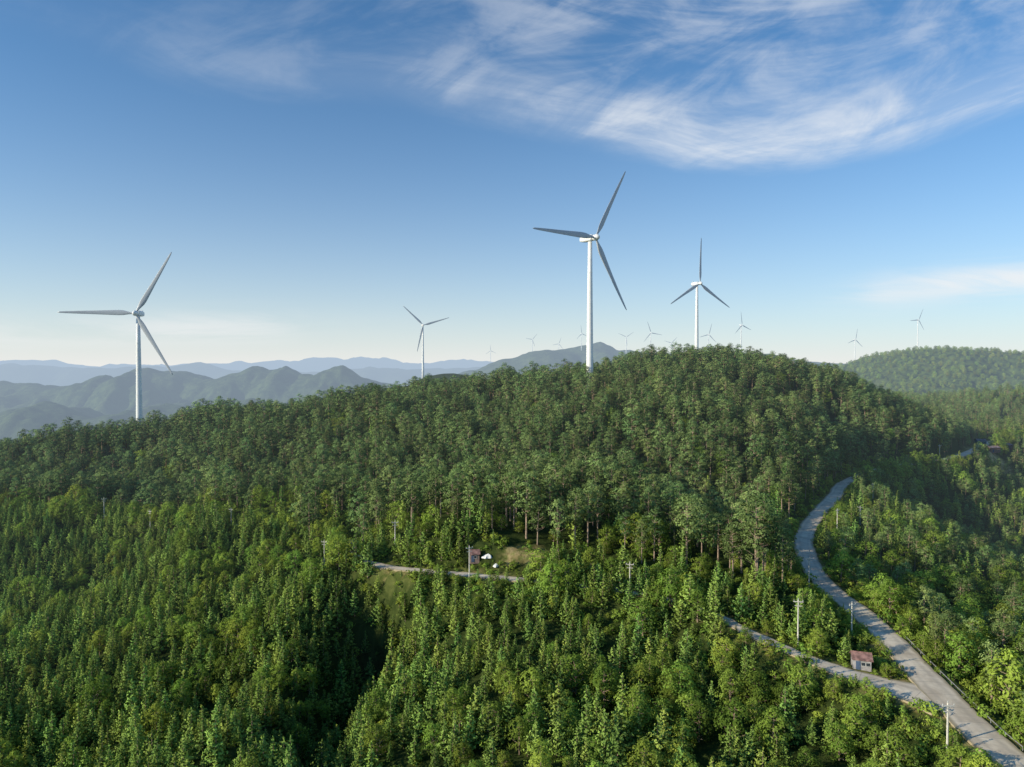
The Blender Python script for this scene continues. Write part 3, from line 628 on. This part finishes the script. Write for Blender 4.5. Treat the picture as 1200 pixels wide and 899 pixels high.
# ---------- buildings
def house(name,q,w_,l_,h_,rz,wallm,roofm,label,nwin=2):
    e=empty(name,tuple(q),rz); tag(e,label,'building')
    rh=h_*.36; mb=MB()
    mb.add([(-w_/2,-l_/2,-.5),(w_/2,-l_/2,-.5),(w_/2,l_/2,-.5),(-w_/2,l_/2,-.5),(-w_/2,-l_/2,h_),(w_/2,-l_/2,h_),(w_/2,l_/2,h_),(-w_/2,l_/2,h_),(-w_/2,0,h_+rh),(w_/2,0,h_+rh)],
     [(0,1,5,4),(2,3,7,6),(1,2,6,9,5),(3,0,4,8,7)]); mb.build('wall',wallm,e)
    ov=.3; rf=MB(); zt=h_+rh+.12; k=rh/(l_/2); ze=h_-ov*k+.12
    for s in (-1,1):
        a=[(-w_/2-ov,0,zt),(w_/2+ov,0,zt),(w_/2+ov,s*(l_/2+ov),ze),(-w_/2-ov,s*(l_/2+ov),ze)]; b=[(x_,y_,z_-.1) for x_,y_,z_ in a]
        rf.add(a+b,[(0,1,2,3),(7,6,5,4),(0,4,5,1),(1,5,6,2),(2,6,7,3),(3,7,4,0)])
    ro=rf.build('roof',roofm,e)
    MB().tube([(-w_/2-ov,0,zt+.03),(w_/2+ov,0,zt+.03)],[.1,.1],6).build('ridge_cap',roofm,ro)
    d=MB().box(-w_*.22,-l_/2-.02,.95,.85,.08,1.9).build('door',M_door,e); MB().box(-w_*.22+.3,-l_/2-.08,.95,.06,.06,.15).build('handle',M_metal,d)
    for j in range(nwin):
        xx=w_*(.06+.26*j); f=MB(); 
        for bx_ in ((0,.36,.8,.08),(0,-.36,.8,.08),(-.4,0,.08,.8),(.4,0,.08,.8)): f.box(xx+bx_[0],-l_/2-.03,1.4+bx_[1],bx_[2],.1,bx_[3])
        wo=f.build('window',M_frame,e); MB().box(xx,-l_/2-.005,1.4,.72,.04,.64).build('pane',M_glass,wo)
house('small_house',HOUSE,3.3,2.8,2.3,R(-18),M_wall,M_roof,'small grey walled house with dull red gable roof at the road junction')
house('roadside_hut',HUT,2.6,2.4,2.3,R(8),M_redwall,M_roof,'small hut with red roof beside the side road in the middle',1)
house('farm_building',FB[0],8,5,3.,R(10),M_redwall,M_dullroof,'long reddish building in the far clearing at right, the nearest there')
house('farm_building',FB[1],6,5,2.8,R(-15),M_wall,M_dullroof,'small pale building at the left of the far clearing at right')
house('farm_building',FB[2],6,5,2.8,R(30),M_redwall,M_dullroof,'reddish building at the right end of the far clearing')
def heap(q,sx,sy,h,seed,label):
    r=np.random.default_rng(seed); mb=MB(); nr,na_=6,16; ph=r.uniform(0,6.28,4)
    for i in range(nr+1):
        t=i/nr
        for k in range(na_):
            a=2*math.pi*k/na_; rad=max(1-t**1.9,.05)*(1+.25*math.sin(a*2+ph[1])+.15*math.sin(a*5+ph[2]))
            mb.v.append((sx*rad*math.cos(a)+.25*t*sx,sy*rad*math.sin(a),h*(t**.8)*(1+.3*math.sin(a*2+ph[3])*(1-t*t))-.1+r.normal()*.04))
    for i in range(nr):
        for k in range(na_): mb.f.append((i*na_+k,i*na_+(k+1)%na_,(i+1)*na_+(k+1)%na_,(i+1)*na_+k))
    mb.f.append(tuple(nr*na_+k for k in range(na_)))
    o=mb.build('covered_heap',M_tarp,None,False); o.location=tuple(q); tag(o,label,'tarpaulin')
heap(HEAPS[0],1.3,.9,1.2,3,'white covered heap right beside the red roofed hut'); heap(HEAPS[1],.9,.8,.8,5,'smaller white covered heap at the road edge, further right from the hut')
# ---------- light
SD=Vector((-.93,-.37,0)).normalized(); EL=R(19)
sun=bpy.data.lights.new('sun','SUN'); sun.energy=5.; sun.angle=R(.5); sun.color=(1,.9,.70)
so=bpy.data.objects.new('sun',sun); col.objects.link(so)
dv=Vector((SD.x*math.cos(EL),SD.y*math.cos(EL),math.sin(EL))); so.rotation_euler=dv.to_track_quat('Z','Y').to_euler()
wd=bpy.data.worlds.new('World'); scn.world=wd; wd.use_nodes=True; nt=wd.node_tree; nt.nodes.clear()
sky=N(nt,'ShaderNodeTexSky',sky_type='NISHITA'); sky.sun_disc=False; sky.sun_elevation=EL; sky.sun_rotation=math.atan2(SD.x,SD.y); sky.altitude=800; sky.air_density=1.1; sky.dust_density=.7; sky.ozone_density=2.0
tc=N(nt,'ShaderNodeTexCoord'); sp=N(nt,'ShaderNodeSeparateXYZ'); nt.links.new(tc.outputs['Generated'],sp.inputs[0])
yy=M(nt,'MAXIMUM',sp.outputs[1],.08); u=M(nt,'DIVIDE',sp.outputs[0],yy); v=M(nt,'DIVIDE',sp.outputs[2],yy)
front=RAMP(nt,sp.outputs[1],.1,.4)
t=M(nt,'MULTIPLY_ADD',u,.5,.5,clamp=True)
def curve(pts):
    fc=N(nt,'ShaderNodeFloatCurve'); cu=fc.mapping.curves[0]
    while len(cu.points)>2: cu.points.remove(cu.points[1])
    cu.points[0].location=pts[0]; cu.points[-1].location=pts[-1]
    for p_ in pts[1:-1]: cu.points.new(*p_)
    fc.mapping.update(); nt.links.new(t,fc.inputs['Value']); return fc.outputs[0]
edge=curve([(0,.55),(.206,.455),(.3125,.39),(.406,.375),(.5125,.335),(.575,.31),(.669,.282),(.7375,.298),(.7875,.325),(.875,.375),(1,.45)])
amp=curve([(0,.0),(.19,.08),(.26,.17),(.38,.28),(.48,.55),(.56,.82),(.68,.92),(.78,.85),(.88,.72),(1,.55)])
dvv=M(nt,'SUBTRACT',v,edge)
def comb(a,b,cc=0.):
    q=N(nt,'ShaderNodeCombineXYZ')
    for i_,w_ in enumerate((a,b,cc)):
        if isinstance(w_,float): q.inputs[i_].default_value=w_
        else: nt.links.new(w_,q.inputs[i_])
    return q.outputs[0]
na1=NOISE(nt,comb(M(nt,'MULTIPLY',u,1.7),M(nt,'MULTIPLY',dvv,9.),7.7),1.5,7,.7,.6)
na2=NOISE(nt,comb(M(nt,'MULTIPLY',M(nt,'ADD',u,v),2.2),M(nt,'MULTIPLY',M(nt,'SUBTRACT',v,M(nt,'MULTIPLY',u,.45)),6.),5.1),1.6,6,.85,.61)
e1=RAMP(nt,M(nt,'ADD',dvv,M(nt,'MULTIPLY',M(nt,'SUBTRACT',na1,.5),.055)),-.012,.05)
core=M(nt,'SUBTRACT',1.,RAMP(nt,dvv,.02,.12))
nn_=RAMP(nt,M(nt,'ADD',M(nt,'MULTIPLY',na1,.42),M(nt,'MULTIPLY',na2,.58)),.40,.67)
body=M(nt,'ADD',M(nt,'MULTIPLY_ADD',core,.26,.0),M(nt,'MULTIPLY',nn_,M(nt,'MULTIPLY_ADD',core,.28,.5)))
cl=M(nt,'MULTIPLY',M(nt,'MULTIPLY',e1,body),amp)
c2=curve([(0,.045),(.2,.055),(.35,.062),(.6,.07),(.75,.108),(.88,.135),(1,.15)]); a2=curve([(0,.4),(.2,.5),(.3,.7),(.36,.1),(.5,.0),(.70,.0),(.78,.8),(.9,1),(1,.8)])
dd=M(nt,'DIVIDE',M(nt,'SUBTRACT',v,c2),.022); gs=M(nt,'EXPONENT',M(nt,'MULTIPLY',M(nt,'MULTIPLY',dd,dd),-1.))
na3=NOISE(nt,comb(M(nt,'MULTIPLY',u,4.),M(nt,'MULTIPLY',v,27.),1.3),1.,6,.6,.6)
cl2=M(nt,'MULTIPLY',M(nt,'MULTIPLY',gs,a2),RAMP(nt,na3,.32,.62))
vz=M(nt,'MAXIMUM',sp.outputs[2],0.); hz_=M(nt,'EXPONENT',M(nt,'MULTIPLY',vz,-7.2))
skc=MIX(nt,1.,sky.outputs[0],(.46,1.08,1.5),'MULTIPLY')
skc=MIX(nt,M(nt,'MULTIPLY',hz_,.98),skc,(8.7,8.6,8.35))
skc=MIX(nt,M(nt,'MULTIPLY',cl,front),skc,(8.5,8.8,9.1))
skc=MIX(nt,M(nt,'MULTIPLY',M(nt,'MULTIPLY',cl2,front),.8),skc,(9.,9.,9.))
bg=N(nt,'ShaderNodeBackground'); nt.links.new(skc,bg.inputs[0]); bg.inputs[1].default_value=.1
wo=N(nt,'ShaderNodeOutputWorld'); nt.links.new(bg.outputs[0],wo.inputs[0])
scn.view_settings.view_transform='Standard'; scn.view_settings.look='None'; scn.view_settings.exposure=0
